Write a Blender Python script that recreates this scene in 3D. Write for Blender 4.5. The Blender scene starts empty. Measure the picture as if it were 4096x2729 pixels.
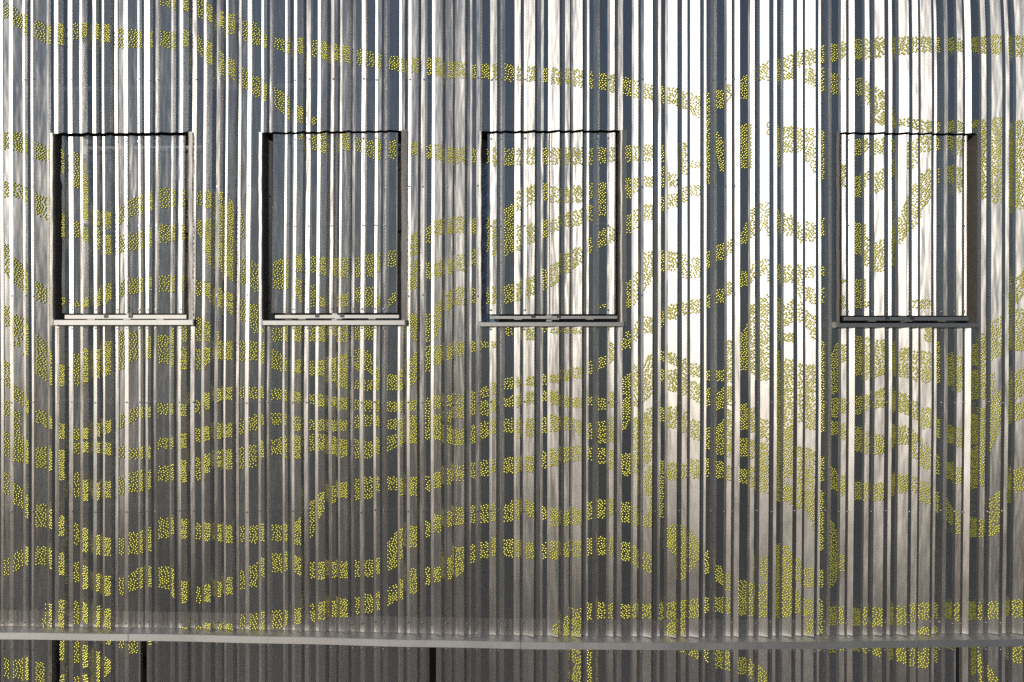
import bpy, math, random
from math import radians as R
from mathutils import Vector

sc = bpy.context.scene
# ------------------------------------------------------------------ camera
CAMZ = 6.5          # camera height, metres
S = 12.5 / 8.4      # picture width at a distance of 1 m
NW, NH = 4096.0, 2729.0
cam_d = bpy.data.cameras.new('camera')
cam = bpy.data.objects.new('camera', cam_d)
sc.collection.objects.link(cam)
cam.location = (0, 0, CAMZ)
cam.rotation_euler = (R(90), 0, 0)
cam_d.sensor_width = 36
cam_d.lens = 36 / S
cam_d.clip_start = 0.05
cam_d.clip_end = 5000
sc.camera = cam
# ------------------------------------------------------------------ light
SUN_AZ = -33.0      # degrees to the left of straight behind the camera
SUN_EL = 14.0
world = bpy.data.worlds.new('World')
sc.world = world
world.use_nodes = True
wn = world.node_tree
wn.nodes.clear()
sky = wn.nodes.new('ShaderNodeTexSky')
sky.sky_type = 'NISHITA'
sky.sun_disc = False
sky.sun_elevation = R(SUN_EL)
sdir = Vector((math.sin(R(SUN_AZ)) * math.cos(R(SUN_EL)), -math.cos(R(SUN_AZ)) * math.cos(R(SUN_EL)), math.sin(R(SUN_EL))))
sky.sun_rotation = math.atan2(sdir.x, sdir.y)
sky.air_density = 1.0
sky.dust_density = 0.7
sky.ozone_density = 4.0
bg = wn.nodes.new('ShaderNodeBackground')
bg.inputs['Strength'].default_value = 0.12
wo = wn.nodes.new('ShaderNodeOutputWorld')
wn.links.new(sky.outputs[0], bg.inputs[0])
wn.links.new(bg.outputs[0], wo.inputs[0])
sun_d = bpy.data.lights.new('sun', 'SUN')
sun_d.energy = 3.0
sun_d.angle = R(0.55)
sun_d.color = (1.0, 0.93, 0.84)
sun = bpy.data.objects.new('sun', sun_d)
sc.collection.objects.link(sun)
sun.rotation_euler = sdir.to_track_quat('Z', 'Y').to_euler()
sc.view_settings.view_transform = 'Standard'
sc.view_settings.look = 'None'
sc.view_settings.gamma = 1
sc.view_settings.use_curve_mapping = False
sc.view_settings.exposure = -0.9
cy = sc.cycles
cy.max_bounces = 7
cy.glossy_bounces = 5
cy.diffuse_bounces = 2
cy.transparent_max_bounces = 10
cy.transmission_bounces = 2
cy.caustics_reflective = True
cy.sample_clamp_indirect = 6
cy.use_denoising = False
rnd = random.Random(7)
# ------------------------------------------------------------------ materials
def new_mat(name):
    m = bpy.data.materials.new(name)
    m.use_nodes = True
    nt = m.node_tree
    nt.nodes.clear()
    out = nt.nodes.new('ShaderNodeOutputMaterial')
    return m, nt, out

def mth(nt, op, a, b=None, c=None):
    n = nt.nodes.new('ShaderNodeMath')
    n.operation = op
    for i, v in enumerate((a, b, c)):
        if v is None:
            continue
        if isinstance(v, (int, float)):
            n.inputs[i].default_value = v
        else:
            nt.links.new(v, n.inputs[i])
    return n.outputs[0]

def noise(nt, vec, scale, detail=3, rough=0.5, mapscale=None):
    if mapscale:
        mp = nt.nodes.new('ShaderNodeMapping')
        mp.inputs['Scale'].default_value = mapscale
        nt.links.new(vec, mp.inputs[0])
        vec = mp.outputs[0]
    n = nt.nodes.new('ShaderNodeTexNoise')
    n.inputs['Scale'].default_value = scale
    n.inputs['Detail'].default_value = detail
    n.inputs['Roughness'].default_value = rough
    nt.links.new(vec, n.inputs['Vector'])
    return n.outputs['Fac']

def ramp(nt, fac, lo, hi, a, b):
    n = nt.nodes.new('ShaderNodeMapRange')
    n.inputs['From Min'].default_value = lo
    n.inputs['From Max'].default_value = hi
    n.inputs['To Min'].default_value = a
    n.inputs['To Max'].default_value = b
    nt.links.new(fac, n.inputs['Value'])
    return n.outputs[0]

def metal_bsdf(nt, base, rough, wob=0.0, stain=0.12, dull=0.30):
    geo = nt.nodes.new('ShaderNodeNewGeometry')
    pos = geo.outputs['Position']
    b = nt.nodes.new('ShaderNodeBsdfAnisotropic')
    b.distribution = 'BECKMANN'
    b.inputs['Anisotropy'].default_value = 0.0
    blot = noise(nt, pos, 1.1, 5, 0.6, (1.0, 1.0, 0.35))
    fine = noise(nt, pos, 60, 2, 0.6, (1, 1, 0.15))
    k = mth(nt, 'ADD', ramp(nt, blot, 0.3, 0.7, 1 - stain, 1.0), ramp(nt, fine, 0.3, 0.7, -0.04, 0.04))
    mix = nt.nodes.new('ShaderNodeMix')
    mix.data_type = 'RGBA'
    mix.blend_type = 'MULTIPLY'
    mix.inputs[0].default_value = 1.0
    mix.inputs[6].default_value = (*base, 1)
    cmb = nt.nodes.new('ShaderNodeCombineColor')
    for i in range(3):
        nt.links.new(k, cmb.inputs[i])
    nt.links.new(cmb.outputs[0], mix.inputs[7])
    nt.links.new(mix.outputs[2], b.inputs['Color'])
    nt.links.new(ramp(nt, blot, 0.3, 0.7, rough - 0.04, rough + 0.04), b.inputs['Roughness'])
    if wob:
        w = noise(nt, pos, 1.0, 2, 0.5, (7, 7, 1.3))
        bmp = nt.nodes.new('ShaderNodeBump')
        bmp.inputs['Strength'].default_value = 1.0
        bmp.inputs['Distance'].default_value = wob
        nt.links.new(w, bmp.inputs['Height'])
        nt.links.new(bmp.outputs[0], b.inputs['Normal'])
    # a weak, much duller second lobe: skin and burred hole rims, with warm reflections put into its colour
    dl = nt.nodes.new('ShaderNodeBsdfAnisotropic')
    dl.distribution = 'GGX'
    dl.inputs['Anisotropy'].default_value = 0.0
    dl.inputs['Roughness'].default_value = 0.8
    refl_tint = nt.nodes.new('ShaderNodeMix')
    refl_tint.data_type = 'RGBA'
    refl_tint.blend_type = 'MULTIPLY'
    refl_tint.inputs[0].default_value = 1.0
    refl_tint.inputs[7].default_value = (1.0, 0.90, 0.79, 1)
    nt.links.new(mix.outputs[2], refl_tint.inputs[6])
    nt.links.new(refl_tint.outputs[2], dl.inputs['Color'])
    ms = nt.nodes.new('ShaderNodeMixShader')
    ms.inputs[0].default_value = dull
    nt.links.new(b.outputs[0], ms.inputs[1])
    nt.links.new(dl.outputs[0], ms.inputs[2])
    return ms

CW, CH, HR = 0.0105, 0.0176, 0.0041
METAL = (0.83, 0.81, 0.78)
def perforated(name, base=METAL, rough=0.405, wob=0.011, hr=HR, k=1.0, dull=0.25):
    m, nt, out = new_mat(name)
    b = metal_bsdf(nt, base, rough, wob, dull=dull)
    uv = nt.nodes.new('ShaderNodeUVMap')
    uv.uv_map = 'UVMap'
    sep = nt.nodes.new('ShaderNodeSeparateXYZ')
    nt.links.new(uv.outputs[0], sep.inputs[0])
    u = mth(nt, 'DIVIDE', sep.outputs[0], 2 * CW * k)
    v = mth(nt, 'DIVIDE', sep.outputs[1], CH * k)
    ds = []
    for off in (0.0, 0.5):
        fu = mth(nt, 'MULTIPLY', mth(nt, 'SUBTRACT', mth(nt, 'FRACT', mth(nt, 'ADD', u, off + 100)), 0.5), 2 * CW * k)
        fv = mth(nt, 'MULTIPLY', mth(nt, 'SUBTRACT', mth(nt, 'FRACT', mth(nt, 'ADD', v, off + 100)), 0.5), CH * k)
        ds.append(mth(nt, 'ADD', mth(nt, 'MULTIPLY', fu, fu), mth(nt, 'MULTIPLY', fv, fv)))
    d = mth(nt, 'MINIMUM', ds[0], ds[1])
    hole = mth(nt, 'LESS_THAN', d, (hr * k) ** 2)
    tr = nt.nodes.new('ShaderNodeBsdfTransparent')
    mx = nt.nodes.new('ShaderNodeMixShader')
    nt.links.new(hole, mx.inputs[0])
    nt.links.new(b.outputs[0], mx.inputs[1])
    nt.links.new(tr.outputs[0], mx.inputs[2])
    nt.links.new(mx.outputs[0], out.inputs[0])
    return m

def solid_metal(name, base, rough, wob=0.0, dull=0.3):
    m, nt, out = new_mat(name)
    b = metal_bsdf(nt, base, rough, wob, dull=dull)
    nt.links.new(b.outputs[0], out.inputs[0])
    return m

def plain(name, col, rough, metallic=0.0, nscale=None):
    m, nt, out = new_mat(name)
    b = nt.nodes.new('ShaderNodeBsdfPrincipled')
    b.inputs['Base Color'].default_value = (*col, 1)
    b.inputs['Roughness'].default_value = rough
    b.inputs['Metallic'].default_value = metallic
    if nscale:
        geo = nt.nodes.new('ShaderNodeNewGeometry')
        f = noise(nt, geo.outputs['Position'], nscale, 5, 0.6)
        cr = nt.nodes.new('ShaderNodeMix')
        cr.data_type = 'RGBA'
        nt.links.new(f, cr.inputs[0])
        cr.inputs[6].default_value = (*[c * 0.6 for c in col], 1)
        cr.inputs[7].default_value = (*[c * 1.4 for c in col], 1)
        nt.links.new(cr.outputs[2], b.inputs['Base Color'])
    nt.links.new(b.outputs[0], out.inputs[0])
    return m

M_SHEET = perforated('perforated_metal')
M_SHUT = perforated('perforated_metal_shutter', rough=0.39, wob=0.014)
M_REVEAL = perforated('perforated_metal_reveal', rough=0.40, k=0.8, dull=0.7)
M_LEDGE = solid_metal('ledge_metal', (0.80, 0.80, 0.80), 0.58, 0.003, 0.45)
M_SILL = solid_metal('sill_metal', (0.68, 0.68, 0.67), 0.52, 0.002, 0.45)
M_UP = solid_metal('upstand_metal', (0.85, 0.84, 0.82), 0.5, 0, 0.7)
M_MESH = perforated('blue_reflection_mesh', (0.30, 0.42, 0.62), 0.5, 0.0, dull=0.6)
M_SCREW = plain('screw_steel', (0.45, 0.45, 0.45), 0.38, 1.0)
M_DARK = plain('dark_backing', (0.012, 0.012, 0.014), 0.9, 0, 3)
M_BATTEN = plain('galvanised_steel', (0.10, 0.10, 0.11), 0.5, 0.6)
M_GLASS = plain('window_glass', (0.008, 0.012, 0.02), 0.35)
M_GROUND = plain('asphalt', (0.050, 0.053, 0.060), 0.85, 0, 0.8)
M_BOUNCE = plain('pale_bounce_slab', (0.28, 0.29, 0.305), 0.8, 0, 1.2)
def stud_mat():
    m, nt, out = new_mat('yellow_stud')
    b = nt.nodes.new('ShaderNodeBsdfPrincipled')
    geo = nt.nodes.new('ShaderNodeNewGeometry')
    rr = geo.outputs['Random Per Island']
    mix = nt.nodes.new('ShaderNodeMix')
    mix.data_type = 'RGBA'
    nt.links.new(rr, mix.inputs[0])
    mix.inputs[6].default_value = (0.70, 0.68, 0.09, 1)
    mix.inputs[7].default_value = (0.86, 0.80, 0.15, 1)
    nt.links.new(mix.outputs[2], b.inputs['Base Color'])
    b.inputs['Metallic'].default_value = 0.88
    b.inputs['Coat Weight'].default_value = 0.8
    b.inputs['Coat Roughness'].default_value = 0.35
    b.inputs['Roughness'].default_value = 0.30
    nt.links.new(b.outputs[0], out.inputs[0])
    return m
M_STUD = stud_mat()
# ------------------------------------------------------------------ object helpers
def link(o, parent=None):
    sc.collection.objects.link(o)
    if parent is not None:
        o.parent = parent
    return o

def tag(o, label=None, cat=None, group=None, kind=None):
    if cat: o['kind'] = 'thing'
    if label: o['label'] = label
    if cat: o['category'] = cat
    if group: o['group'] = group
    if kind: o['kind'] = kind
    return o

def empty(name, loc, label, cat, group=None):
    o = bpy.data.objects.new(name, None)
    o.location = loc
    o.empty_display_size = 0.2
    link(o)
    return tag(o, label, cat, group)

class MB:
    """collects vertices, faces and uv coordinates of one mesh"""
    def __init__(self):
        self.v = []; self.f = []; self.uv = []
    def quad(self, a, b, c, d, uvs=None):
        i = len(self.v)
        self.v += [a, b, c, d]
        self.f.append((i, i + 1, i + 2, i + 3))
        self.uv += uvs or [(0, 0), (1, 0), (1, 1), (0, 1)]
    def box(self, x0, x1, y0, y1, z0, z1):
        i = len(self.v)
        self.v += [(x0, y0, z0), (x1, y0, z0), (x1, y1, z0), (x0, y1, z0), (x0, y0, z1), (x1, y0, z1), (x1, y1, z1), (x0, y1, z1)]
        for f in ((0, 1, 5, 4), (1, 2, 6, 5), (2, 3, 7, 6), (3, 0, 4, 7), (4, 5, 6, 7), (3, 2, 1, 0)):
            self.f.append(tuple(i + k for k in f))
            self.uv += [(self.v[i + k][0] + self.v[i + k][1], self.v[i + k][2]) for k in f]
    def build(self, name, mat, parent=None, smooth=False, bevel=0.0):
        me = bpy.data.meshes.new(name)
        o = None
        org = Vector((0, 0, 0))
        if parent is not None:
            p = parent
            while p is not None:
                org += p.location
                p = p.parent
        me.from_pydata([(x - org.x, y - org.y, z - org.z) for x, y, z in self.v], [], self.f)
        if self.uv:
            l = me.uv_layers.new(name='UVMap')
            flat = [c for t in self.uv for c in t]
            l.data.foreach_set('uv', flat)
        me.materials.append(mat)
        if smooth:
            me.polygons.foreach_set('use_smooth', [True] * len(me.polygons))
        me.update()
        o = bpy.data.objects.new(name, me)
        link(o, parent)
        if bevel:
            md = o.modifiers.new('bevel', 'BEVEL')
            md.width = bevel
            md.segments = 2
        return o
# ------------------------------------------------------------------ where the facade stands
def lerp_tab(tab, x):
    if x <= tab[0][0]: return tab[0][1]
    for (a, va), (b, vb) in zip(tab, tab[1:]):
        if x <= b:
            t = (x - a) / (b - a)
            return va + (vb - va) * t
    return tab[-1][1]
DT = [(-800, 8.66), (0, 8.60), (500, 8.57), (1100, 8.49), (1700, 8.38), (2200, 8.32), (2700, 8.30), (3300, 8.34), (4100, 8.41), (5000, 8.50)]
def sstep(a, b, x):
    t = min(1, max(0, (x - a) / (b - a)))
    return t * t * (3 - 2 * t)
def Dist(xn, yn):
    d = sum(lerp_tab(DT, xn + k) for k in (-300, -150, 0, 150, 300)) / 5
    d += 0.04 * sstep(3100, 4200, xn) * (max(0, min(900, 420 - yn)) / 420) ** 1.5
    return d
def zof(yn, D=8.42):
    return CAMZ - (yn - 1364.5) / NW * S * D
def PX(xn, z, d):
    """facade point: xn = column on the facade surface, z = height, d = metres in front of the surface"""
    yn = 1364.5 + (CAMZ - z) / (S * 8.42) * NW
    D = Dist(xn, yn)
    return ((xn - 2048) / NW * S * D, D - d, z)
def ZA(xn, yn, d=0.0):
    """height of the point seen at picture row yn, for column xn, d in front of the surface"""
    return CAMZ - (yn - 1364.5) / NW * S * (Dist(xn, yn) - d)
# one period of the corrugation: (offset, depth in metres, kind of the facet that starts here)
PROF = [(0, .000, 'R'), (10.2, .003, 'B'), (26.8, .020, 'S'), (34.9, .005, 'D'), (42, .003, 'L'), (59.4, .026, 'K'),
        (97.4, .000, 'R'), (106, .003, 'B'), (120.6, .018, 'S'), (128.7, .003, 'D'), (134.3, .001, 'R'), (145.3, .004, 'B'),
        (176.4, .036, 'S'), (185.3, .005, 'D'), (201.4, .003, 'L'), (211.6, .015, 'K'), (230, .000, 'R'), (241.6, .004, 'B'),
        (273.2, .038, 'S'), (284.2, .005, 'D'), (297, .002, 'B'), (314.8, .022, 'S'), (322, .003, 'R'), (329.5, .003, 'B'), (363.7, .038, 'S'),
        (372.7, .004, 'D'), (384, .002, 'G'), (391.8, .010, 'K'), (409.7, .001, 'R'), (424.4, .002, 'L'), (432.6, .022, 'K'), (465, .000, 'R')]
STUDDED = 'BK'
PROF = [(o, d * 1.42, k) for o, d, k in PROF]
# first fold of every sheet, at three picture rows
ST = [(-360, -360, -360), (90, 95, 93), (590, 582, 586), (1046, 1033, 1036), (1502, 1493, 1496), (1961, 1958, 1957),
      (2430, 2427, 2424), (2897, 2898, 2892), (3353, 3354, 3346), (3818, 3816, 3806), (4290, 4284, 4270), (4760, 4750, 4740)]
def fold_start(i, z):
    yn = 1364.5 + (CAMZ - z) / (S * 8.42) * NW
    a, b, c = ST[i]
    x = lerp_tab([(318, a), (1610, b), (2490, c)], yn)
    return x - 15 * sstep(3500, 4300, a) * (max(0, min(500, 380 - yn)) / 380) ** 2
def sheet_folds(i):
    """list of (function z -> xn, depth, kind)"""
    fs = []
    tilt = [rnd.uniform(-0.0012, 0.0012) for _ in PROF]
    for k, (o, d, kd) in enumerate(PROF[:-1]):
        sc_i = i
        span = (ST[i + 1][1] - ST[i][1])
        full = 465.0
        if i == 1: full = 465.0; span = 460.0      # the first sheet ends in a short filler
        fs.append(((lambda z, o=o, i=i, span=span, full=full: fold_start(i, z) + o / full * (span if i == 1 else (fold_start(i + 1, z) - fold_start(i, z)))), d + tilt[k], kd))
    if i == 1:
        for o, d, kd in ((0, 0, 'R'), (8, .003, 'B'), (22, .020, 'S'), (27, .002, 'R')):
            fs.append(((lambda z, o=o: fold_start(1, z) + 460 + o), d, kd))
    fs.append(((lambda z, i=i: fold_start(i + 1, z)), 0.0, None))
    return fs
# ------------------------------------------------------------------ windows (picture columns and rows of the photograph)
WIN = [dict(fl=(.045,.055), o=(209, 771), t=533, s=(1280, 1301), sx=(215, 771), sh=(251, 741), sv=(545, 1254), joint=512, tr=(1260, 1276)),
       dict(fl=(.042,.066), o=(1042, 1626), t=527, s=(1282, 1301), sx=(1051, 1618), sh=(1091, 1590), sv=(535, 1252), joint=1336, tr=(1260, 1274)),
       dict(fl=(.022,.072), o=(1920, 2501), t=524, s=(1289, 1306), sx=(1919, 2493), sh=(1949, 2462), sv=(533, 1257), joint=2197, tr=(1264, 1276)),
       dict(fl=(.042,.008), o=(3344, 3906), t=533, s=(1293, 1310), sx=(3346, 3913), sh=(3366, 3866), sv=(541, 1263), joint=3621, tr=(1268, 1283))]
for w in WIN:
    xm = (w['o'][0] + w['o'][1]) / 2
    w['zt'] = ZA(xm, w['t']); w['zb'] = ZA(xm, w['s'][1], 0.03)
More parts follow.
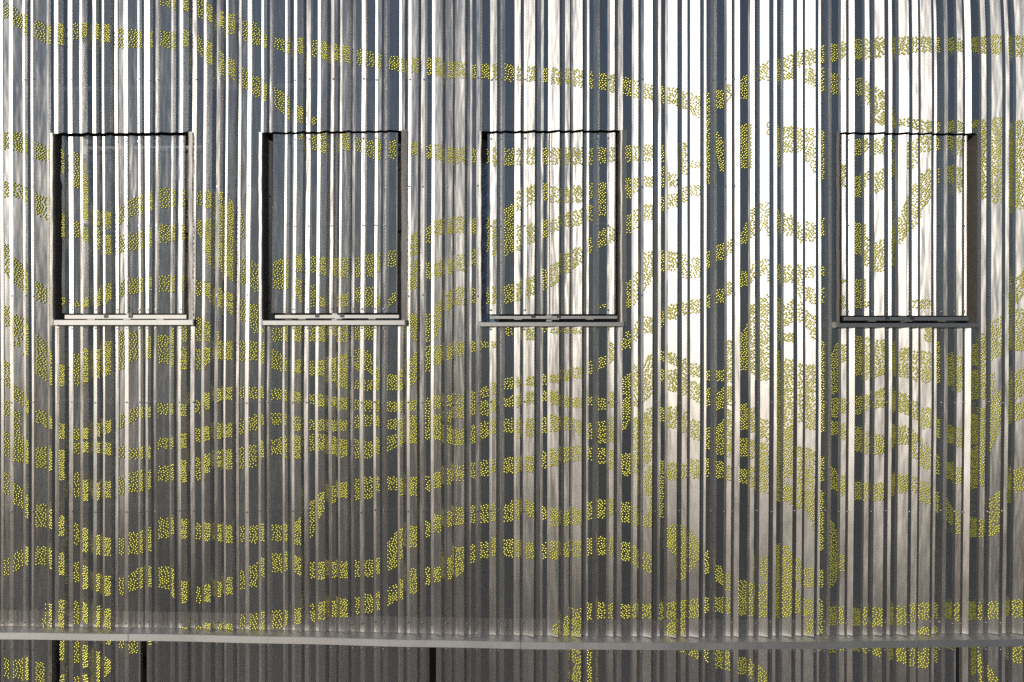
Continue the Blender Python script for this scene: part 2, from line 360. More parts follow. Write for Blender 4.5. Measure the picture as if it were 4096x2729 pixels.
# ------------------------------------------------------------------ yellow wave pattern, traced per tile
BANDS = {
(0, 0): """
14-38:15-85 55:25-110 100:65-130 120:70-160 165:95-175 210:115-195 235:125-205 270:105-205 290:110-205 340:108-183 400:105-165 445:112-180 500:115-195 545:130-220 630:137-220 695:148-218 740:145-210 785:150-225 805:145-225 845-870:140-213 890:150-220 915:165-240 935:180-265 955:190-285 980:205-305 1020:240-345 1050:260-345 1080:285-375 1115:310-400 1140:325-415 1160:350-430 1176:357-440
740:-20-25 785:0-35 845:-10-50 870:-10-55 915:-5-80 950:15-95 980:25-100 1020:50-125 1050:65-155 1080:65-155 1120:95-185 1140:100-190 1176:105-203
5-15:610-685 60:605-690 105:615-700 120:640-705 170:655-730 197:670-737 232:685-745
5-60:835-905 105:855-910 125:870-940 170:890-985 197:900-1003 232:915-1020
5-15:1115-1240 40:1130-1275 60:1180-1300 105:1220-1335 125:1255-1355 170:1300-1380 195:1310-1390 232:1330-1400
5-15:1405-1495 45:1410-1505 60:1440-1540 105:1460-1568 125:1490-1570 165:1535-1570 190:1555-1570
542-628:1526-1570
675-695:1545-1570 730-775:1542-1570 785-800:1510-1570 835-855:1502-1570 900-905:1500-1570
342-362:700-865
378:720-1000 388:760-1005 402:810-1012
430:955-1040 455:965-1040 480-503:975-1050 540-562:950-1030 580:935-1000 625:905-990 690:885-970 740:865-955 778:862-955 790-845:875-950
286-302:690-800
284-302:985-1090
340-360:1020-1090 385:1045-1100 402:1060-1120 430-455:1050-1150 480-503:1080-1170 540-562:1080-1160 580-625:1072-1150 690:1050-1135 740-778:1035-1115 790-845:1035-1105
290-306:1370-1400
345:1385-1410 385:1375-1408 402:1365-1408 445:1340-1408 480:1310-1405 503:1305-1375 540-562:1295-1365 580-625:1278-1350 690:1270-1335 740-778:1265-1340 790-845:1270-1340
903-922:880-945 945:875-955 968:880-955
1000:885-1180 1018:885-1260
1038:895-1260 1050:905-1280 1067:930-1290
903-922:1010-1080 945:1005-1160 955:1008-1200 967:1010-1225
895-922:1290-1360 940:1295-1350 965:1300-1385 1000:1320-1410 1040:1340-1415 1065:1350-1445 1100:1370-1470 1120:1375-1475 1145:1400-1500 1176:1400-1520
895-920:1460-1570 935:1470-1560 960:1480-1570 1000:1525-1570
1100-1105:1185-1310 1145:1200-1310 1176:1205-1330
1102-1115:980-1100
""",
(1024, 0): """
0-20:130-205 40-55:160-220 90:170-225 130:180-240 148:178-245 190:175-245 215:175-250 262-280:188-262 298:190-265 325:193-272 365:203-280 397:208-282 428:212-290 465:225-300 510:232-302 545:245-312 565:248-315 620:258-320 658:262-328 675:265-330 745:265-335 790-805:268-345 860:268-350 895:285-355 925:285-355 960:290-360 1005:295-360 1045:292-360 1080:295-365 1103:292-368 1176:296-371
0-20:355-445 40:380-465 90:400-485 130:430-525 148:440-550 185:475-560 210:490-565 262:540-575 280:545-575
205-215:620-640 255-275:620-690 300-320:610-640
290-320:650-702
390-420:612-690 465:630-695 505:640-705 540:645-730 560:640-732 615-640:645-730
700-745:655-712 790-805:665-730 858:665-740 890-905:680-750 925-960:680-752 1000-1012:685-750
1068-1080:688-752 1095-1108:680-765 1155-1176:685-760
72:1205-1335 120:1190-1325 133-145:1190-1330
180-205:1170-1250 250-270:1175-1255 285-318:1183-1265 387-420:1185-1275 455-475:1185-1275 505-540:1170-1270 560:1160-1250 612-640:1150-1225
180:1270-1340 205:1290-1390 250-270:1310-1410 285:1350-1410 318:1375-1410
387:1370-1410 418:1340-1410 455-475:1320-1385 505-538:1320-1410 560:1355-1405 612:1375-1410 638:1340-1390
705:1080-1175 742:1065-1170 785-805:1040-1115 820:1020-1080 858:1005-1080 888-900:1000-1070 920-957:995-1070 1000-1012:1005-1075
705:1210-1350 742:1195-1320 785-803:1210-1280 820:1205-1280 858:1200-1265 888:1195-1260 920-957:1170-1245 1000-1012:1145-1220
705:1440-1540 740:1440-1570
785-803:1440-1570
818:1420-1570 838:1390-1520 855:1375-1500 885:1340-1425 920-955:1320-1400 1000-1012:1325-1395
1068-1080:1000-1160 1095:1015-1180 1108:1010-1165
1150:960-1180 1176:945-1160
1068:1320-1400 1108:1318-1395 1150:1310-1395 1176:1308-1390
-5-30:1510-1530
0-10:1215-1340
75-118:1505-1570 128-145:1500-1570 173-207:1500-1570
247-268:1500-1570
282-318:1500-1570 350-375:1500-1545 387-418:1500-1570 455-475:1500-1560 498-540:1500-1560
0-8:1420-1480
1155-1176:1505-1545
""",
(2048, 0): """
0-12:300-375 30:302-370 75:305-375 108:308-372 155:313-380 185:313-385 222:318-390 255:315-385 290:318-395 325:322-405 365:325-408 410:335-410 440:345-420 468:345-425 520:355-435 553:365-445 570:372-448 610:385-455 650:390-460 690:395-475 725:400-480 760:410-485 795:425-500 830:430-530 865:445-545
0-12:682-760 25-42:682-758 70-108:682-755 150-162:680-755 190-325:680-755 358-375:680-755 410-440:678-750 465:678-745
530-552:670-745 565-585:670-740 610-650:665-740 692-703:665-745
785-805:655-740
25:880-970 40:865-960 75:860-950 105:845-920 150-163:845-920 190-222:860-930 250-270:865-930 285-325:855-930 358-375:840-915
405-440:840-990
0-10:940-1150
22-38:1030-1150 70:1040-1125 105:1020-1110 150-163:1010-1090 190:1010-1065 215:990-1060 250:980-1040 285:970-1040 325:960-1030 358-372:945-1015
0-10:1310-1385 38:1300-1380 70:1280-1370 105:1260-1350 145-162:1235-1330 190:1210-1310 213:1200-1290 245-268:1160-1255 285:1145-1230 325:1130-1200 358-370:1090-1160 408:1060-1135 438:1045-1125 465:1040-1110
403:1408-1415 438:1385-1415
530-552:820-910 565-585:820-880 610-650:810-860
692-703:765-860 725-765:800-860
530-552:985-1075 565-583:960-1050 610-650:940-1010 692-703:905-975 725-765:890-950 785-805:860-930 820-868:850-900
606:1160-1330 625:1155-1315 650:1150-1265 692-703:1150-1250 722-765:1155-1240 785-803:1165-1280 820-870:1185-1275
530:1300-1415 552:1280-1405 562:1260-1400 585:1240-1350 606:1220-1335
530-550:1525-1570 560:1490-1570 583:1475-1568 605-650:1455-1530 692-703:1430-1500 720-762:1400-1465 785-805:1390-1445 820-868:1375-1440 898-912:1355-1412 945-975:1325-1390 995-1015:1295-1355 1060-1095:1245-1315 1105-1125:1210-1285 1150-1176:1190-1260
898-912:1155-1230 945:1130-1200 975:1120-1190 998-1015:1100-1160
1060:1065-1120 1078:1025-1118 1092:1005-1105 1105-1125:950-1080 1150-1176:930-1050
895-912:430-845
943-978:415-498 995-1015:385-455
943:600-700 960:620-790 978:680-790
1058:360-460 1085:340-450
1058:580-775 1092:565-775
1140:300-370 1176:285-370
1100-1125:1400-1570 1140-1176:1370-1570
1060:1530-1570 1092:1475-1570
68-105:1510-1562
148-165:1510-1532 180-222:1510-1532 245-320:1510-1532
785-805:740-800 820-868:740-770
""",
(3072, 0): """
0-8:280-365 50-58:270-375 80:260-365 120:245-365
140-165:235-310 178:230-305 222:220-290 255:205-290 305-327:200-285 345-368:190-260 415-440:182-272 450-475:180-270 495:170-265 545:170-255 583:175-250 605:170-255 658:170-245 670-705:170-240 762:170-240 790:175-240 845-860:172-235 878-905:178-240 958-975:172-240 985-1015:170-245 1030:165-250 1088:158-245 1125:165-250 1145-1176:165-260
178:310-385 222:320-400 255:310-420 305-327:340-435
412-438:360-440 450-475:370-480 490:400-560 520:410-572 548:440-580 583:520-580 605-655:545-580 705-760:555-605 790:560-605 845-900:555-605 958-975:548-580
409-437:640-715 450-475:640-690
488:640-710 545:632-700 583:640-700
640-655:650-725 705:625-700 762:618-690 790:640-690 843-860:625-690 875-905:625-720
409-437:810-905 450-475:785-830 488:800-890 545:760-862 583:725-800
640-655:720-780 690:690-740
790:770-850 843-858:760-835 875-905:765-880
603:1000-1120 622:950-1110 640-655:900-1065 670-697:840-1040 705:800-960 735:780-930 762:775-880
409-440:1025-1170
447:1080-1220 475:1090-1225 488:1120-1240 515:1105-1250 545:1090-1250 580:1040-1220
409-440:1285-1415
447-460:1385-1415
345-368:1280-1300 
340-368:760-860
340-362:1360-1415
670-697:1378-1415 705-730:1378-1415 757:1388-1415
0-12:560-620
50-58:580-765
80-123:580-700 140-165:590-700
178:590-740 225:590-810
255-262:600-830
0-15:950-1085 52-62:970-1050 85-127:990-1080 145-168:1040-1115 178-230:1020-1110 262:1000-1080
0-15:1215-1290 52-62:1215-1290 80-127:1220-1300 145-168:1215-1370
178-230:1225-1275 262:1225-1265
178:1320-1385 230:1325-1400 262:1325-1390
45-65:1370-1570
80:1400-1500 127:1368-1470
145-165:1385-1480
178:1420-1500 200:1440-1550 228:1470-1570
0-12:1350-1570
80-125:1530-1570
958-975:545-580
975-1012:548-912
1022-1085:540-932
1105-1120:600-980
1132-1176:556-962
1130:1290-1410 1176:1230-1350
1105-1120:1340-1440
1015:1500-1570 1080:1436-1570
1103-1120:1500-1570
1130-1176:1420-1570
975-1003:1530-1570
409-437:1545-1570 450-465:1552-1570
725-758:1508-1570
""",
(0, 1364): """
54-85:-3-25
112-132:0-65
163:0-150 215:0-185 232:50-200 270-293:110-210
338-362:62-205 380-403:35-190 440:42-172 458:40-168 480:0-160 505:0-155
537-565:0-130 580:0-105 630:0-85
680-697:0-80 730:0-100 778:0-105 790-802:0-120
828-858:30-75
828-858:80-130
897-922:35-130 938:30-120 965:30-95 1000-1018:0-85 1035-1067:0-85 1097-1125:0-92 1143-1176:0-90
15:80-200 42:100-215 60:195-270 105:230-290 125:265-330 165:315-370 215:330-395 238:360-410 270-295:380-450 338-365:405-455 380-403:400-450 440-458:380-440 480-505:365-425 540-563:340-400 580:325-385 628:308-365 690:305-350 730-777:288-338 788-800:288-338 832-858:292-345 895-920:275-335 938-967:240-315 1000-1018:220-280 1035-1067:215-270 1097-1125:210-262 1143-1176:212-265
5-42:275-345
54:320-440 90:325-440
5-42:420-530 56-106:440-555 118-132:455-565 163-215:490-585 225-240:500-600 266-293:500-560
266-295:555-640 270-295:600-680
338-365:470-520 380-403:465-512 440-460:465-515 480-505:470-525 537-565:480-535 580-630:495-545 685-697:485-545 732-778:448-495 788-800:445-498 832-858:425-495 895-922:400-465 938-967:395-460 1000-1018:380-450 1035-1065:380-445 1097-1125:362-430 1143-1176:350-410
338-365:605-720 380-403:640-735 440-458:650-730 478-503:648-720 537-565:625-705 580-630:600-695 685-697:595-680 735-780:575-645 788-802:570-640 832-860:548-650 895-925:535-640 938-967:520-605 1000-1018:508-580 1035-1067:500-590 1097-1125:485-585 1143-1176:480-580
5-42:608-705 55:645-740 105:680-770 118-130:710-815 163-215:750-855 225-240:775-865 268-295:805-895 338-365:840-935 378-403:860-970 440-458:890-980 478-503:905-990 537-567:905-985 582-630:880-980 685-700:855-965 735-782:815-905 790-805:812-885 835-862:820-908 900-928:835-910 940-970:838-920 1003-1020:845-920 1040-1070:848-928 1100-1128:850-925 1145-1176:850-930
3-38:1005-1075 50:990-1070 103:960-1040 115-130:948-1030 160-217:945-1028 222-240:955-1045 268-293:975-1075 335-363:1015-1108 378-403:1035-1140 440-458:1070-1150 478-503:1080-1170 537-565:1090-1168 582:1080-1165 630:1050-1140 685-702:1035-1130 737:1035-1130 783:1035-1145 793-805:1050-1180 838-865:1105-1205 900-930:1130-1205 943-972:1122-1198 1005-1022:1108-1180 1042:1090-1165 1072:1085-1165 1103-1130:1055-1140 1145-1176:1035-1130
215-235:1210-1322 265-293:1190-1325 335-363:1195-1300 377:1200-1275 403:1210-1305 438-458:1218-1312 476-503:1230-1325
200-215:1275-1310
537-545:1300-1322
905-930:1310-1328 943-972:1298-1335 1005-1022:1300-1330 1042-1076:1296-1335 1105-1130:1258-1325 1143-1176:1255-1330
832-862:1314-1328
0-32:1455-1540 40-100:1465-1550 106-124:1455-1560 153-200:1475-1580
276-293:1378-1470 335-362:1380-1480 375-403:1400-1500 438-457:1430-1600 476:1445-1545 505:1470-1530
276-293:1535-1600 333-362:1540-1600 375-403:1535-1600
493-508:1378-1395 538-567:1378-1410 580-634:1372-1435 686-708:1378-1400
""",
(1024, 1364): """
18-40:8-105
75:35-125 120:60-140 125-147:75-140 170-209:85-150 245-270:90-160 280-320:90-160 350-377:80-190 385:65-210 420:60-220
452-477:38-135 498-515:45-135 542:80-165 553-572:115-225
608-652:155-225 660-680:130-225 703:90-205 745:45-190 783-803:20-145 816-855:20-110 883-903:15-85 918-959:5-70 986-1010:0-50 1035:0-40 1074:0-25 1086-1108:0-30
0-40:210-262 75-120:222-270 126-147:225-275 171-209:235-285 245-270:245-290 280-320:248-300 350-377:260-305 385-420:262-318 450-477:272-318 496-542:275-325 553-572:275-325 608-650:280-325 658-682:278-322 703-745:275-320 783-803:262-312 818-857:252-312 880-903:250-300 916-959:243-290 986-1010:230-280 1035:220-265 1075:205-250 1086-1108:190-245 1148-1176:170-220
452-477:178-222 496-542:180-228
0-40:335-385 75-120:333-385 126-147:340-390 171-209:350-412 245-270:362-412 280-320:362-415 350-377:368-415 385-420:365-415 452-477:345-400 496-542:340-390 553-572:340-392 608-650:360-408 658-682:355-405 703-745:340-400 783-803:320-390 818-857:338-400
783-803:395-455 818:390-450 857:390-460
880-903:322-375 916-959:300-355 986-1010:285-340 1035-1074:275-345 1086-1108:265-330
1148-1176:265-305
18-40:460-535 75:460-520 120:443-520 126-147:442-540 171-209:435-540 245-270:430-505 280-320:430-505 350-377:440-520 385-420:450-535 452-477:455-540 496-542:460-540 553-572:445-520 608:440-505 650:430-490 658-682:415-485 703-745:405-470
880-903:390-475 916-959:405-480 986-1010:388-470 1035:375-450 1074:368-440 1086-1108:360-430 1148-1176:355-420
452-477:635-735 496-542:625-725 553-572:625-690 608:625-680 650:625-690 658-682:630-710 703-745:625-715 783-803:620-690 818:610-675 857:595-670 880-903:585-660 916-959:570-645 986-1010:558-630 1035-1074:548-620 1086-1108:545-605 1148-1176:535-605
248:740-920 270:735-880 282:705-825 320:690-770 348-372:665-745 383-420:652-722
173:840-935 208:808-935
0-10:848-920 26-44:842-920 76-125:843-920 128-150:842-920
783-803:830-900 816-855:800-880 880-903:780-855 916-959:765-845 986-1010:758-835 1035-1074:752-835 1086-1108:745-830 1148-1176:755-830
610:920-1055 650:875-1035 658-682:858-1000 703-745:850-950
0-10:1020-1100 28-46:995-1085 78-127:975-1065 131-152:970-1060 176:985-1060 211:1005-1085 250-273:1018-1090 285-322:1018-1095 350-372:1018-1090 386-422:1015-1090 452-477:1010-1085 498-542:1008-1085 553-572:995-1070
0-20:1250-1330 33-50:1245-1325 83-127:1240-1320 133-153:1240-1305 179-216:1230-1300 252-276:1210-1290 286-323:1200-1280 350-373:1195-1270 388-424:1185-1270 453-477:1175-1255 501-544:1165-1250 553-575:1155-1235 610:1130-1215 652:1110-1190 658-682:1095-1185 703-744:1045-1160 781-803:1040-1125 816-855:1040-1110
880:1000-1095 903:985-1095 916:950-1085 959:945-1060 986-1010:935-1020 1035-1074:925-1000 1086-1108:905-990 1148-1176:910-990
""",
(2048, 1364): """
0-42:165-212 63-109:162-205 141-165:155-200 176-219:150-192 241-265:138-182 278-322:122-172 350-374:95-150 400:85-130 440:55-120 452-476:8-95 515-552:-10-35
0-42:252-305 63-107:235-290 141-165:230-275 176-219:232-292 241-265:252-305 278-322:262-305 350-372:255-295 400-437:262-315 452-474:235-305
0-10:365-420 18-42:355-445 63-107:355-440 141-165:350-425 176-219:340-415 241-265:345-410 278:355-410 322:375-435 350-372:380-450 398-437:370-470 451-476:345-465
0-40:535-607 63-107:530-605 141-162:510-585 176-219:497-575 241-267:488-555 278-322:482-552 350-370:488-550 398-437:495-565 448-474:500-590 513-552:518-620
560:350-610 588:360-618
0-10:735-820 16-40:730-820 63:725-795 105:745-820 141-162:762-820 173-215:768-850 238-264:778-850 276-320:768-845 348-370:740-820 398-437:730-815 448-474:725-800 513-552:742-835 555-587:760-850 602:800-855 620:790-855 646:770-855
638-648:725-775
0-10:920-995 16-40:918-993 61-105:925-1000 138-162:928-1000 171-215:922-1003 238-264:925-992 275-320:918-992 348-370:908-985 395-435:900-985 448-475:905-990 511-549:925-1010 553-585:940-1030 600:970-1045 645:990-1075
516:170-250 552:140-245
516:270-415 552:240-350
560-588:112-300
606:100-275 630:60-260 655:55-225
604:330-570 630:308-560 650:308-490
613:600-700 630:575-715 650:572-735
688-705:45-95 716:50-100 767:60-115
783-810:82-250
688-705:130-185 716-767:132-232
818-867:105-165 
818:180-260 867:195-290
688-705:305-370 716-767:303-400 783-810:328-420 818:360-440 867:375-465
681-705:550-810
713-764:560-640 780-810:565-632 816-865:545-632 890-909:540-625 943-974:555-630 988-1015:575-640 1053-1089:590-655 1095-1122:580-670
890-912:130-180 943-977:135-185
890-912:215-300 943:245-315 977:208-312
890-909:400-500 943:395-525 974:360-525
990-1019:-5-190
990-1019:210-300
990-1019:315-535
1058-1095:0-135
1100-1127:-5-150
1055-1092:288-410
1055-1089:450-530
1096-1124:310-420
1096-1124:455-540
1141-1176:-5-182
1141-1176:358-445
1141-1176:470-690
710:870-940 730:845-965 757:848-1000
773:835-1100 802:855-1090
813:868-1060 835:880-1050 860:925-1000
708-754:1050-1115 677-700:1030-1105
885-905:965-1070 934:1020-1100 967:1040-1120 981-1007:1070-1150 1045-1080:1100-1178 1085-1115:1110-1200 1125-1176:1120-1200
1148:1000-1080 1176:980-1120
343-367:1205-1280 391-432:1200-1275 445-472:1205-1275 508-547:1212-1275 551-577:1208-1272 596-642:1210-1275 675-697:1205-1280 706-752:1200-1275 770-799:1190-1270 810-857:1187-1272 881-902:1178-1250 930-965:1178-1247 978-1005:1178-1255 1043-1079:1178-1260 1083-1112:1190-1268 1125-1176:1190-1270
196-217:1300-1352 233-264:1265-1352 273-319:1230-1352
706:1310-1352 730:1285-1352 752:1275-1352 768-797:1262-1352
273:1400-1440 287:1400-1500 319:1400-1540
273:1540-1600 290:1490-1600 319:1470-1600
343-364:1400-1600
720-752:1400-1420 768-797:1400-1430 806:1400-1440 853:1400-1460 878-899:1400-1475 926-962:1410-1503 973-1002:1425-1515 1038-1075:1455-1530 1078-1107:1465-1550 1120:1480-1580 1176:1520-1600
""",
(3072, 1364): """
0-14:-5-175
43-67:45-735
76-127:86-210
76-127:215-630
143-169:106-370
178-227:108-157
178-227:166-238
178:246-400 227:250-418
253-264:0-420
300:60-245 315:10-240 332:5-215
248-263:530-645
141-167:487-662
173:498-760 200:495-850 222:510-910
73:648-730 122:668-760
136-164:668-770
241-260:690-965
298-330:264-350
298-330:370-432
297:580-680 325:600-700
341-372:18-96
341-372:262-332
341-372:374-455
338-365:616-712
0-10:380-460
0-8:488-700
288:825-1130 300:830-1125 318:880-1100
329-350:980-1058
60:935-1270 90:940-1265 117:990-1265
127:995-1100 155:1010-1115
127:1130-1250 155:1180-1255
162-215:1045-1132
160-214:1183-1262
238-254:1052-1132
183-210:1273-1348
236-252:1188-1342
35-52:935-1272
286-317:1222-1305 328-357:1220-1303 396-429:1228-1306 433-464:1226-1303 478-532:1226-1312 560-579:1223-1303 588-645:1218-1303 655-687:1208-1287 691-749:1203-1282 770-785:1203-1272 823-850:1203-1277 860-894:1206-1287 938-965:1198-1282 968-1005:1198-1282 1013-1075:1196-1277 1105-1119:1188-1262 1128-1176:1188-1272
691:1335-1352 715:1312-1352 749:1308-1352 770-785:1308-1342
412-442:0-158 446-477:0-178
490-542:-5-56
490:65-167 542:64-150 582:0-132
598-654:33-92
598-654:99-167
663-757:48-110
663:108-178 700:116-188 757:120-192
775-790:0-192
830-857:55-207 863-897:68-232
410-440:256-337 444-475:249-322 489:234-312 542:208-300 578:208-322 596:233-320 652:250-342 661-694:278-362 698-754:308-402 776:348-442 828-852:388-472 861-895:400-487
408-439:395-507 441-474:416-517 486-542:433-520 573:393-492 595:393-477 652:393-472
660:403-530 692:428-558 696:448-572 720:460-585 752:495-595 778:528-612 826-852:558-637 861-895:578-657
406-437:648-730 438-472:650-734 484-540:653-732 570:618-717 593-647:616-697 658-692:623-697 695:638-732 750:658-757 774:688-782 824:723-822 852:768-852 861-895:778-887
943-967:18-112
973-1005:-5-267
1016:0-92 1075:0-62
943-967:138-267
1018-1034:148-232
1016:255-525 1045:240-450 1075:222-395
968-1005:306-667
1108-1122:-5-40
1128-1176:-5-47
1128:150-277 1176:118-242
1128:290-372 1176:278-352
1104-1118:180-382
938-967:338-472
938-965:488-678
936-964:813-902 968-1002:816-907
1014:735-900 1045:705-890 1075:680-865
1103-1116:618-742 1126:598-702 1176:573-682
238-252:1403-1422 285-314:1403-1434 328-354:1400-1422 396-427:1398-1427 433-462:1398-1434 476:1398-1440 532:1398-1455 561-577:1403-1464 588:1395-1470 644:1395-1490 655-687:1412-1492 691-749:1430-1502
718-749:1400-1435
771-780:1403-1480
823-842:1403-1417
938-967:1404-1532 971-1005:1436-1600 1013:1496-1600 1072:1560-1620
1133-1176:1404-1480
""",
}
TS = 1176 / 1024.0
def parse_bands():
    out = []
    for (ox, oy), txt in BANDS.items():
        for line in txt.strip().splitlines():
            cols = []
            for tok in line.split():
                xs, ys = tok.split(':')
                neg = ys.startswith('-')
                a, b = ys.lstrip('-').split('-')
                a = -float(a) if neg else float(a)
                b = float(b)
                n0 = xs.startswith('-')
                xp = xs.lstrip('-').split('-')
                if n0: xp[0] = '-' + xp[0]
                for x in xp:
                    cols.append((float(x) / TS + ox, a / TS + oy, b / TS + oy))
            c0, c1 = cols[0], cols[-1]
            e = 5.0
            cols = [(c0[0] - e, c0[1], c0[2])] + cols + [(c1[0] + e, c1[1], c1[2])]
            out.append(cols)
    return out
BL = parse_bands()
BUCK = {}
for bi, cols in enumerate(BL):
    for k in range(int(cols[0][0] // 32), int(cols[-1][0] // 32) + 1):
        BUCK.setdefault(k, []).append(bi)
def in_band(x, y):
    for bi in BUCK.get(int(x // 32), ()):
        cols = BL[bi]
        if x < cols[0][0] or x > cols[-1][0]:
            continue
        for a, b in zip(cols, cols[1:]):
            if a[0] <= x <= b[0]:
                t = (x - a[0]) / max(1e-6, b[0] - a[0])
                if a[1] + (b[1] - a[1]) * t <= y <= a[2] + (b[2] - a[2]) * t:
                    return True
                break
    return False
# ------------------------------------------------------------------ building a corrugated sheet
def pix(p):
    k = NW / S / p[1]
    return 2048 + p[0] * k, 1364.5 - (p[2] - CAMZ) * k

def stud(mb, c, u, w, n, r):
    """a small dome on the sheet"""
    i = len(mb.v)
    h = r * 0.55
    for rr, hh, ph in ((1.0, 0.0, 0.0), (0.68, 0.68, 0.0)):
        for q in range(6):
            a = q * math.pi / 3 + ph
            p = c + u * (math.cos(a) * r * rr) + w * (math.sin(a) * r * rr) + n * (h * hh)
            mb.v.append((p.x, p.y, p.z))
    p = c + n * h
    mb.v.append((p.x, p.y, p.z))
    for q in range(6):
        q2 = (q + 1) % 6
        mb.f.append((i + q, i + q2, i + 6 + q2, i + 6 + q))
        mb.f.append((i + 6 + q, i + 6 + q2, i + 12))

def strips(folds, ztop, zbot, holes, doff, mat, name, parent, studs=True, xclip=None, step=0.14, wob=None):
    mb = MB(); sm = MB()
    ulen = 0.0
    zmid = (ztop + zbot) / 2
    for (fa, da, ka), (fb, db, kb) in zip(folds, folds[1:]):
        xa, xb = fa(zmid), fb(zmid)
        if xclip and (xb <= xclip[0] or xa >= xclip[1]):
            continue
        pa, pb = PX(xa, zmid, da + doff), PX(xb, zmid, db + doff)
        wid = math.hypot(pb[0] - pa[0], pb[1] - pa[1])
        ts = [0.0, 1.0]
        edges = [e for h in holes for e in h[:2]] + (list(xclip) if xclip else [])
        for e in edges:
            if xa < e < xb:
                ts.append((e - xa) / (xb - xa))
        ts.sort()
        for t0, t1 in zip(ts, ts[1:]):
            xm = xa + (xb - xa) * (t0 + t1) / 2
            if xclip and not (xclip[0] <= xm <= xclip[1]):
                continue
            segs = [(ztop, zbot)]
            for (h0, h1, ht, hb) in holes:
                if h0 <= xm <= h1:
                    ns = []
                    for (a, b) in segs:
                        if ht < a and ht > b: ns.append((a, ht))
                        if hb < a and hb > b: ns.append((hb, b))
                        if not (ht > b and hb < a): ns.append((a, b))
                    segs = ns
            for (a, b) in segs:
                n = max(1, int((a - b) / step))
                base = len(mb.v)
                for j in range(n + 1):
                    z = a + (b - a) * j / n
                    xaz, xbz = fa(z), fb(z)
                    for t in (t0, t1):
                        xw = wob(z) if wob and xclip and abs(xa + (xb - xa) * t - xclip[0]) < 0.5 else 0.0
                        mb.v.append(PX(xaz + (xbz - xaz) * t + xw, z, da + (db - da) * t + doff))
                for j in range(n):
                    q = base + 2 * j
                    mb.f.append((q, q + 2, q + 3, q + 1))
                    z0, z1 = a + (b - a) * j / n, a + (b - a) * (j + 1) / n
                    mb.uv += [(ulen + wid * t0, z0), (ulen + wid * t0, z1), (ulen + wid * t1, z1), (ulen + wid * t1, z0)]
                if studs and ka in STUDDED:
                    # studs sit in every second or third hole of the sheet, never side by side
                    A = Vector(PX(xa, zmid, da + doff)); B = Vector(PX(xb, zmid, db + doff))
                    U = (B - A).normalized(); W = Vector((0, 0, 1)); N = Vector((U.y, -U.x, 0))
                    nu = int(wid * (t1 - t0) / CW)
                    cand = []
                    for iu in range(nu + 1):
                        uu = wid * t0 + CW * (iu + 0.5)
                        if uu > wid * t1 - 0.004 or uu < wid * t0 + 0.004: continue
                        t = uu / wid
                        nz = int((a - b) / CH)
                        for iz in range(nz):
                            z = b + CH * (iz + 0.5 + 0.5 * (iu % 2))
                            x = fa(z) + (fb(z) - fa(z)) * t
                            p = PX(x, z, da + (db - da) * t + doff)
                            px, py = pix(p)
                            if -40 < px < 4140 and -40 < py < 2780 and in_band(px, py):
                                cand.append((rnd.random(), Vector(p), uu, z))
                    cand.sort(key=lambda c: (round(c[3] / 0.030), c[0]))
                    kept = {}
                    for _, p, uu, z in cand:
                        key = (int(uu // 0.03), int(z // 0.03))
                        ok = True
                        for ku in (-1, 0, 1):
                            for kz in (-1, 0, 1):
                                for (u2, z2) in kept.get((key[0] + ku, key[1] + kz), ()):
                                    if (uu - u2) ** 2 + (z - z2) ** 2 < 0.0250 ** 2:
                                        ok = False
                        if ok:
                            kept.setdefault(key, []).append((uu, z))
                            stud(sm, p + N * 0.001, U, W, N, 0.0150)
        ulen += wid
    o = mb.build(name, mat, parent, smooth=True)
    if sm.v:
        st = sm.build('yellow_stud', M_STUD, o, smooth=True)
        st['kind'] = 'stuff'
    return o

def screw_mesh():
    mb = MB()
    n = 8
    prof = [(0.0105, 0.0), (0.0105, 0.0015), (0.0062, 0.0016), (0.0062, 0.006), (0.0045, 0.0072)]
    for r, h in prof:
        for q in range(n):
            a = q * 2 * math.pi / n
            mb.v.append((math.cos(a) * r, -h, math.sin(a) * r))
    for k in range(len(prof) - 1):
        for q in range(n):
            mb.f.append((k * n + q, k * n + (q + 1) % n, (k + 1) * n + (q + 1) % n, (k + 1) * n + q))
    mb.f.append(tuple((len(prof) - 1) * n + q for q in range(n)))
    me = bpy.data.meshes.new('screw')
    me.from_pydata(mb.v, [], mb.f)
    me.materials.append(M_SCREW)
    return me
SCREW = screw_mesh()
def screw(parent, xn, z, d, s=1.35):
    o = bpy.data.objects.new('screw', SCREW)
    link(o, parent)
    org = Vector((0, 0, 0)); p = parent
    while p is not None:
        org += p.location; p = p.parent
    o.location = Vector(PX(xn, z, d + 0.0015)) - org
    o.scale = (s, s, s)
    return o
SCREW_OFF = [(5.0, .0015), (40, .004), (139, .003), (196, .0035), (291, .003), (379, .003), (416, .0035)]
SCREW_MAIN = [0, 1, 2, 3, 4, 6]
def screw_xs(i, z, every=False):
    res = []
    for k, (o, d) in enumerate(SCREW_OFF):
        if not every and k not in SCREW_MAIN: continue
        if i == 1: x = fold_start(1, z) + o / 465 * 460
        else: x = fold_start(i, z) + o / 465 * (fold_start(i + 1, z) - fold_start(i, z))
        res.append((x, d))
    if i == 1: res.append((fold_start(1, z) + 463, 0.002))
    return res
# ------------------------------------------------------------------ the setting
g = MB()
g.quad((-400, -500, 0), (400, -500, 0), (400, 300, 0), (-400, 300, 0))
go = g.build('ground', M_GROUND)
tag(go, kind='structure')
g = MB()
g.box(-60, 60, 2.6, 8.9, -0.10, 0.12)  # unseen pale slab, added so the lower folds reflect something brighter
go = g.build('bounce_slab', M_BOUNCE)
tag(go, kind='structure')
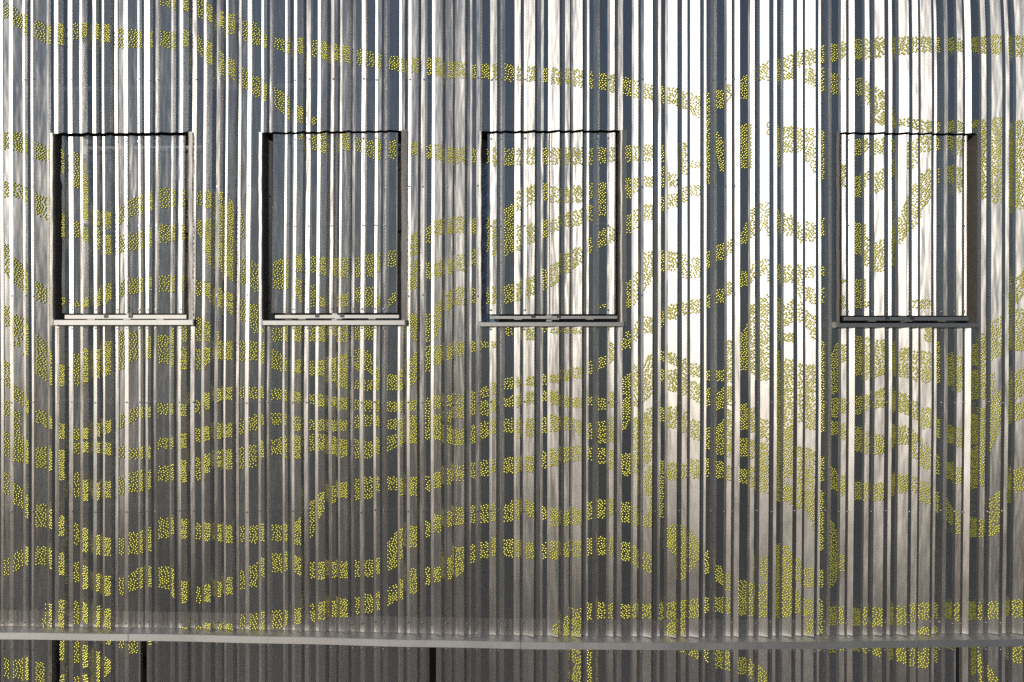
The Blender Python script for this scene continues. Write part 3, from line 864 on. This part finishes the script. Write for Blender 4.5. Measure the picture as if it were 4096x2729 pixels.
# ------------------------------------------------------------------ upper facade
Z_LEDGE = ZA(1700, 2533)
Z_TOP = CAMZ + 5.2
fac = empty('perforated_facade', (0, 8.4, 0), 'tall wall of corrugated perforated metal sheets with yellow wave pattern above the horizontal ledge', 'building facade')
holes = [(w['o'][0], w['o'][1], w['zt'], w['zb']) for w in WIN]
sheets = []
ALLF = [sheet_folds(i) for i in range(len(ST) - 1)]
ROWS = [318, 747, 1183, 1610, 2045, 2490]
for i in range(len(ST) - 1):
    cut = [w for w in WIN if w['o'][0] < ST[i][1] and w['o'][1] > ST[i + 1][1]]
    if cut:         # this sheet is interrupted by a window: one piece above it, one below
        strips(ALLF[i], Z_TOP, cut[0]['zt'], [], 0.0, M_SHEET, 'corrugated_sheet', fac)
        o = strips(ALLF[i], cut[0]['zb'], Z_LEDGE, [], 0.0, M_SHEET, 'corrugated_sheet', fac)
    else:
        o = strips(ALLF[i], Z_TOP, Z_LEDGE, holes, 0.0, M_SHEET, 'corrugated_sheet', fac)
    for ry in ROWS:
        z = ZA(ST[i][1] + 200, ry)
        for (x, d) in screw_xs(i, z, ry == 2490):
            if x < -60 or x > 4150: continue
            if any(w['o'][0] - 8 < x < w['o'][1] + 8 and w['zb'] < z < w['zt'] for w in WIN): continue
            screw(o, x + rnd.uniform(-1.5, 1.5), z + rnd.uniform(-.008, .008), d)
    for w in WIN:
        z = ZA(sum(w['o']) / 2, w['s'][1] + 12)
        for (x, d) in screw_xs(i, z, True):
            if w['o'][0] < x < w['o'][1]: screw(o, x + rnd.uniform(-1, 1), z, d)
# supporting wall behind everything, near-black colour standing in for the interior darkness
bk = MB()
xs = list(range(-800, 5001, 200))
for a, b in zip(xs, xs[1:]):
    p, q = PX(a, 4, -0.36), PX(b, 4, -0.36)
    for z0, z1 in ((0, Z_LEDGE - .2), (Z_LEDGE - .2, Z_TOP)):
        bk.quad((p[0], p[1], z0), (q[0], q[1], z0), (q[0], q[1], z1), (p[0], p[1], z1))
bk.build('inner_wall', M_DARK, fac)
# horizontal rails behind the sheets
for ry in ROWS[:-1]:
    rb = MB()
    for a, b in zip(xs, xs[1:]):
        zz = ZA(2000, ry)
        m = (a + b) / 2
        if any(w['o'][0] - 110 < m < w['o'][1] + 110 and w['zb'] < zz < w['zt'] for w in WIN): continue
        p, q = PX(a, zz, -0.07), PX(b, zz, -0.07)
        for (y0, y1, z0, z1) in ((0, 0, -.03, .03), (0, .05, .03, .03)):
            rb.quad((p[0], p[1] + y0, zz + z0), (q[0], q[1] + y0, zz + z0), (q[0], q[1] + y1, zz + z1), (p[0], p[1] + y1, zz + z1))
    rb.build('support_rail', M_BATTEN, fac)
# ------------------------------------------------------------------ ledge
ledge = empty('metal_ledge', PX(2048, Z_LEDGE - .1, .1), 'long horizontal grey metal ledge with folded front edge under the upper cladding', 'ledge')
joints = [-700, 538, 2081, 3640, 4900]
lrnd = random.Random(3)
for ja, jb in zip(joints, joints[1:]):
    mb = MB()
    gap = 1.2
    xs2 = [ja + gap] + [x for x in range(-650, 4900, 50) if ja + 8 < x < jb - 8] + [jb - gap]
    dz = lrnd.uniform(-.002, .002)
    prof = [(-0.02, 0.000), (0.138, -0.022), (0.142, -0.026), (0.142, -0.106), (0.130, -0.112), (0.005, -0.112)]
    rows = []
    for x in xs2:
        wv = 0.0025 * math.sin(x * 0.011) + dz
        rows.append([PX(x, Z_LEDGE - 0.001 + h + wv * (k > 0), d) for k, (d, h) in enumerate(prof)])
    for r0, r1 in zip(rows, rows[1:]):
        for k in range(len(prof) - 1):
            mb.quad(r0[k], r1[k], r1[k + 1], r0[k + 1])
    for r, fl in ((rows[0], 1), (rows[-1], -1)):
        i = len(mb.v); mb.v += r[::fl]; mb.f.append(tuple(range(i, i + len(r)))); mb.uv += [(0, 0)] * len(r)
    mb.build('ledge_section', M_LEDGE, ledge)
    ub = MB()
    zt = ZA(1700, 2470)
    for a, b in zip(xs2, xs2[1:]):
        p0, p1 = PX(a, Z_LEDGE, -0.012), PX(b, Z_LEDGE, -0.012)
        ub.quad((p0[0], p0[1], Z_LEDGE - .02), (p1[0], p1[1], Z_LEDGE - .02), (p1[0], p1[1], zt), (p0[0], p0[1], zt))
    ub.build('upstand', M_UP, ledge)
for x in (2081, 3640):
    mb = MB()
    p = PX(x, Z_LEDGE, .139)
    mb.box(p[0] - .006, p[0] + .006, p[1] - .0045, p[1] + .004, Z_LEDGE - .108, Z_LEDGE - .022)
    mb.build('joint_strip', M_SILL, ledge)
# ------------------------------------------------------------------ lower wall panels
LOW = [((-700, 213), 2595, 'lowest-row perforated panel left of the wide black slot, under the left end of the ledge'),
       ((242, 560), 2567, 'lowest-row perforated panel with yellow studs standing between two black slots'),
       ((589, 977.5), 2574, 'plain lowest-row perforated panel directly right of the second black slot'),
       ((979, 1716), 2592, 'plain grey perforated lowest-row panel between the hairline joint and the dark recessed strip'),
       ((1746, 3821), 2608, 'widest lowest-row perforated panel, yellow studs on its right half'),
       ((3849, 4700), 2597, 'lowest-row perforated panel right of the narrow black slot at the picture\'s right end')]
Z_LOWTOP = Z_LEDGE - 0.10
for (xr, sy, lab) in LOW:
    xm = (max(xr[0], 0) + min(xr[1], 4096)) / 2
    t = empty('wall_panel', PX(xm, 0.15, 0), lab, 'wall panel', 'perforated panels below the ledge')
    folds = []
    for F in ALLF:
        folds += F[:-1]
    folds.append(ALLF[-1][-1])
    o = strips(folds, Z_LOWTOP, 0.15, [], -0.004, M_SHEET, 'corrugated_sheet', t, xclip=xr)
    for x in xr:
        fr = MB()
        s = 1 if x == xr[0] else -1
        p = PX(x, 2, -0.004)
        fr.box(p[0] - .004 if s > 0 else p[0] - .0, p[0] + .0 if s > 0 else p[0] + .004, p[1] - .004, p[1] + .05, 0.15, Z_LOWTOP - .002)
        fr.build('edge_profile', M_REVEAL, t)
    z = ZA(xm, sy)
    for i in range(len(ST) - 1):
        for (x, d) in screw_xs(i, z, True):
            if xr[0] + 4 < x < xr[1] - 4 and -40 < x < 4140:
                screw(o, x + rnd.uniform(-2, 2), z + rnd.uniform(-.006, .006), d - .004)
# ------------------------------------------------------------------ windows
WL = ['leftmost of the four shuttered windows, bent left shutter edge beside a black gap',
      'second shuttered window from the left, wide black gap along its left side',
      'third shuttered window from the left, blue-reflecting mesh showing in its narrow left gap',
      'rightmost shuttered window, dark perforated side reveal visible on its right']
for wi, w in enumerate(WIN):
    o0, o1 = w['o']; xm = (o0 + o1) / 2
    T = empty('shuttered_window', PX(xm, w['zb'], 0), WL[wi], 'window', 'shuttered windows in the metal facade')
    zt, zb = w['zt'], w['zb']
    # side and top reveals: a folded flange and a deep perforated cheek
    for side, xe in ((-1, o0), (1, o1)):
        mb = MB()
        p = PX(xe, zt, 0)
        X, Y = p[0], p[1]
        f = -side
        F = w['fl'][0 if side < 0 else 1]
        pts = [(X - f * .010, Y - .030), (X + f * F * .6, Y - .034), (X + f * F * .85, Y - .024), (X + f * F, Y - .004), (X + f * (F + .004), Y + .17)]
        n = 24
        for (a, b), uo in zip(zip(pts, pts[1:]), (0, .04, .06, .09)):
            L = math.hypot(b[0] - a[0], b[1] - a[1])
            for j in range(n):
                z0 = zt + (zb - zt) * j / n; z1 = zt + (zb - zt) * (j + 1) / n
                e0 = .0022 * math.sin(j * 1.7) + .0015 * math.sin(j * .6 + wi); e1 = .0022 * math.sin((j + 1) * 1.7) + .0015 * math.sin((j + 1) * .6 + wi)
                mb.quad((a[0] + e0, a[1], z0), (b[0] + e0, b[1], z0), (b[0] + e1, b[1], z1), (a[0] + e1, a[1], z1),
                        [(uo, z0), (uo + L, z0), (uo + L, z1), (uo, z1)])
        mb.build('side_reveal', M_REVEAL, T, smooth=True)
    mb = MB()
    P0, P1 = PX(o0, zt, 0), PX(o1, zt, 0)
    n = 12
    for j in range(n):
        xa, xb = P0[0] + (P1[0] - P0[0]) * j / n, P0[0] + (P1[0] - P0[0]) * (j + 1) / n
        ya, yb = P0[1] + (P1[1] - P0[1]) * j / n, P0[1] + (P1[1] - P0[1]) * (j + 1) / n
        mb.quad((xa, ya - .012, zt - .004), (xb, yb - .012, zt - .004), (xb, yb + .34, zt - .004), (xa, ya + .34, zt - .004))
    mb.build('head_reveal', M_BATTEN, T)  # dark metal stands in for the shade in the gap under the head
    # pane and frame deep in the opening
    mb = MB(); mb.quad((P0[0], P0[1] + .27, zb), (P1[0], P1[1] + .27, zb), (P1[0], P1[1] + .27, zt), (P0[0], P0[1] + .27, zt))
    pane = mb.build('window_pane', M_GLASS, T)
    xj = PX(w['joint'], zt, 0)
    mb = MB()
    mb.box(xj[0] - .035, xj[0] + .035, xj[1] + .03, xj[1] + .07, zb + .06, zt - .05)
    mb.build('mullion', M_SILL, T)
    if wi == 2:     # perforated panel inside the third opening, blue reflection put into its colour
        a0, a1 = PX(o0 + 2, zt, -.13), PX(o0 + 75, zt, -.13)
        mb = MB(); mz = zt - .35
        mb.quad((a0[0], a0[1], zb + .03), (a1[0], a1[1], zb + .03), (a1[0], a1[1], mz), (a0[0], a0[1], mz), [(0, 0), (.22, 0), (.22, 1.8), (0, 1.8)])
        mb.build('inner_mesh', M_MESH, T)
    # sill
    s0, s1 = w['sx']
    zs1 = ZA(xm, w['s'][0], .065); zs0 = ZA(xm, w['s'][1], .065)
    A0, A1 = PX(s0, zs0, 0), PX(s1, zs0, 0)
    y = (A0[1] + A1[1]) / 2
    mb = MB()
    i = 0
    sl = (A1[1] - A0[1])
    def sbox(mb, x0, x1, y0, y1, z0, z1):
        k = len(mb.v)
        mb.box(x0, x1, y0, y1, z0, z1)
        for q in range(k, len(mb.v)):
            vx, vy, vz = mb.v[q]
            mb.v[q] = (vx, vy + (vx - (A0[0] + A1[0]) / 2) / (A1[0] - A0[0]) * sl, vz)
    # front columns are seen .065 closer, so pull the sill ends in to match
    kf = 1 - .065 / y
    sbox(mb, A0[0] * kf, A1[0] * kf, y - .065, y + .30, zs0, zs1)
    mb.build('sill', M_SILL, T, bevel=.003)
    for xe in (A0[0] * kf - .007, A1[0] * kf + .002):
        mb = MB(); sbox(mb, xe, xe + .005, y - .068, y + .02, zs0 - .004, zs1 + .012)
        mb.build('sill_end_cap', M_SILL, T)
    # bottom track with its carriers
    t1 = ZA(xm, w['tr'][0], .0); t0 = ZA(xm, w['tr'][1], .0)
    h0, h1 = w['sh']
    B0, B1 = PX(h0, t0, 0), PX(h1, t0, 0)
    mb = MB()
    sbox(mb, B0[0] + .03, B1[0] + .02, y - .01, y + .045, t0, t1)
    tr = mb.build('bottom_track', M_SILL, T, bevel=.002)
    for fx in (.24, .53, .80):
        mb = MB(); xc = B0[0] + (B1[0] - B0[0]) * fx
        sbox(mb, xc - .045, xc + .045, y - .018, y + .02, t0 - .010, t0 - .001)
        mb.build('track_bracket', M_UP, tr)
    for fx in (.36, .56):
        mb = MB(); xc = B0[0] + (B1[0] - B0[0]) * fx
        sbox(mb, xc - .026, xc + .026, y - .016, y - .011, t0 + .012, t1 + .008)
        mb.build('hanger_plate', M_BATTEN, tr)
    # the two shutter leaves
    folds = []
    for F in ALLF:
        folds += F[:-1]
    zs_t, zs_b = ZA(xm, w['sv'][0], 0), ZA(xm, w['sv'][1], 0)
    for li, (a, b) in enumerate(((h0, w['joint'] - 1.6), (w['joint'] + 1.6, h1))):
        wf = (lambda z: 5 * math.exp(-((z - zs_t + .62) / .05) ** 2) - 3 * math.exp(-((z - zs_t + .50) / .09) ** 2) + 1.6 * math.sin(z * 5)) if (wi == 0 and li == 0) else None
        leaf = strips(folds, zs_t, zs_b, [], -0.012, M_SHUT, 'shutter_leaf', T, xclip=(a, b), wob=wf, step=0.05 if wf else 0.14)
        fr = MB()
        pa, pb = PX(a, zs_t, 0), PX(b, zs_t, 0)
        for (x, yy) in (pa[:2], (pb[0] - .004, pb[1])):
            n = 40
            for j in range(n):
                z0 = zs_b + (zs_t - zs_b) * j / n; z1 = zs_b + (zs_t - zs_b) * (j + 1) / n
                e0 = wf(z0) * .003 if wf and x == pa[0] else 0
                e1 = wf(z1) * .003 if wf and x == pa[0] else 0
                fr.quad((x + e0, yy - .012, z0), (x + e0, yy + .045, z0), (x + e1, yy + .045, z1), (x + e1, yy - .012, z1))
        fr.quad((pa[0], pa[1] + .04, zs_b), (pb[0], pb[1] + .04, zs_b), (pb[0], pb[1] + .015, zs_b + .0), (pa[0], pa[1] + .015, zs_b))
        fr.build('leaf_edge', M_REVEAL, leaf)
        for zz in (zs_t - .06, (zs_t + zs_b) / 2, zs_b + .05):
            bt = MB()
            bt.quad((pa[0] + .01, pa[1] + .022, zz - .02), (pb[0] - .01, pb[1] + .022, zz - .02), (pb[0] - .01, pb[1] + .022, zz + .02), (pa[0] + .01, pa[1] + .022, zz + .02))
            bt.build('leaf_rail', M_BATTEN, leaf)
        for k, ry in enumerate((w['sv'][0] + 20, 903, w['sv'][1] - 16)):
            z = ZA(xm, ry)
            for i in range(len(ST) - 1):
                for (x, d) in screw_xs(i, z, k != 1):
                    if a + 6 < x < b - 6: screw(leaf, x + rnd.uniform(-1, 1), z, d - .012)
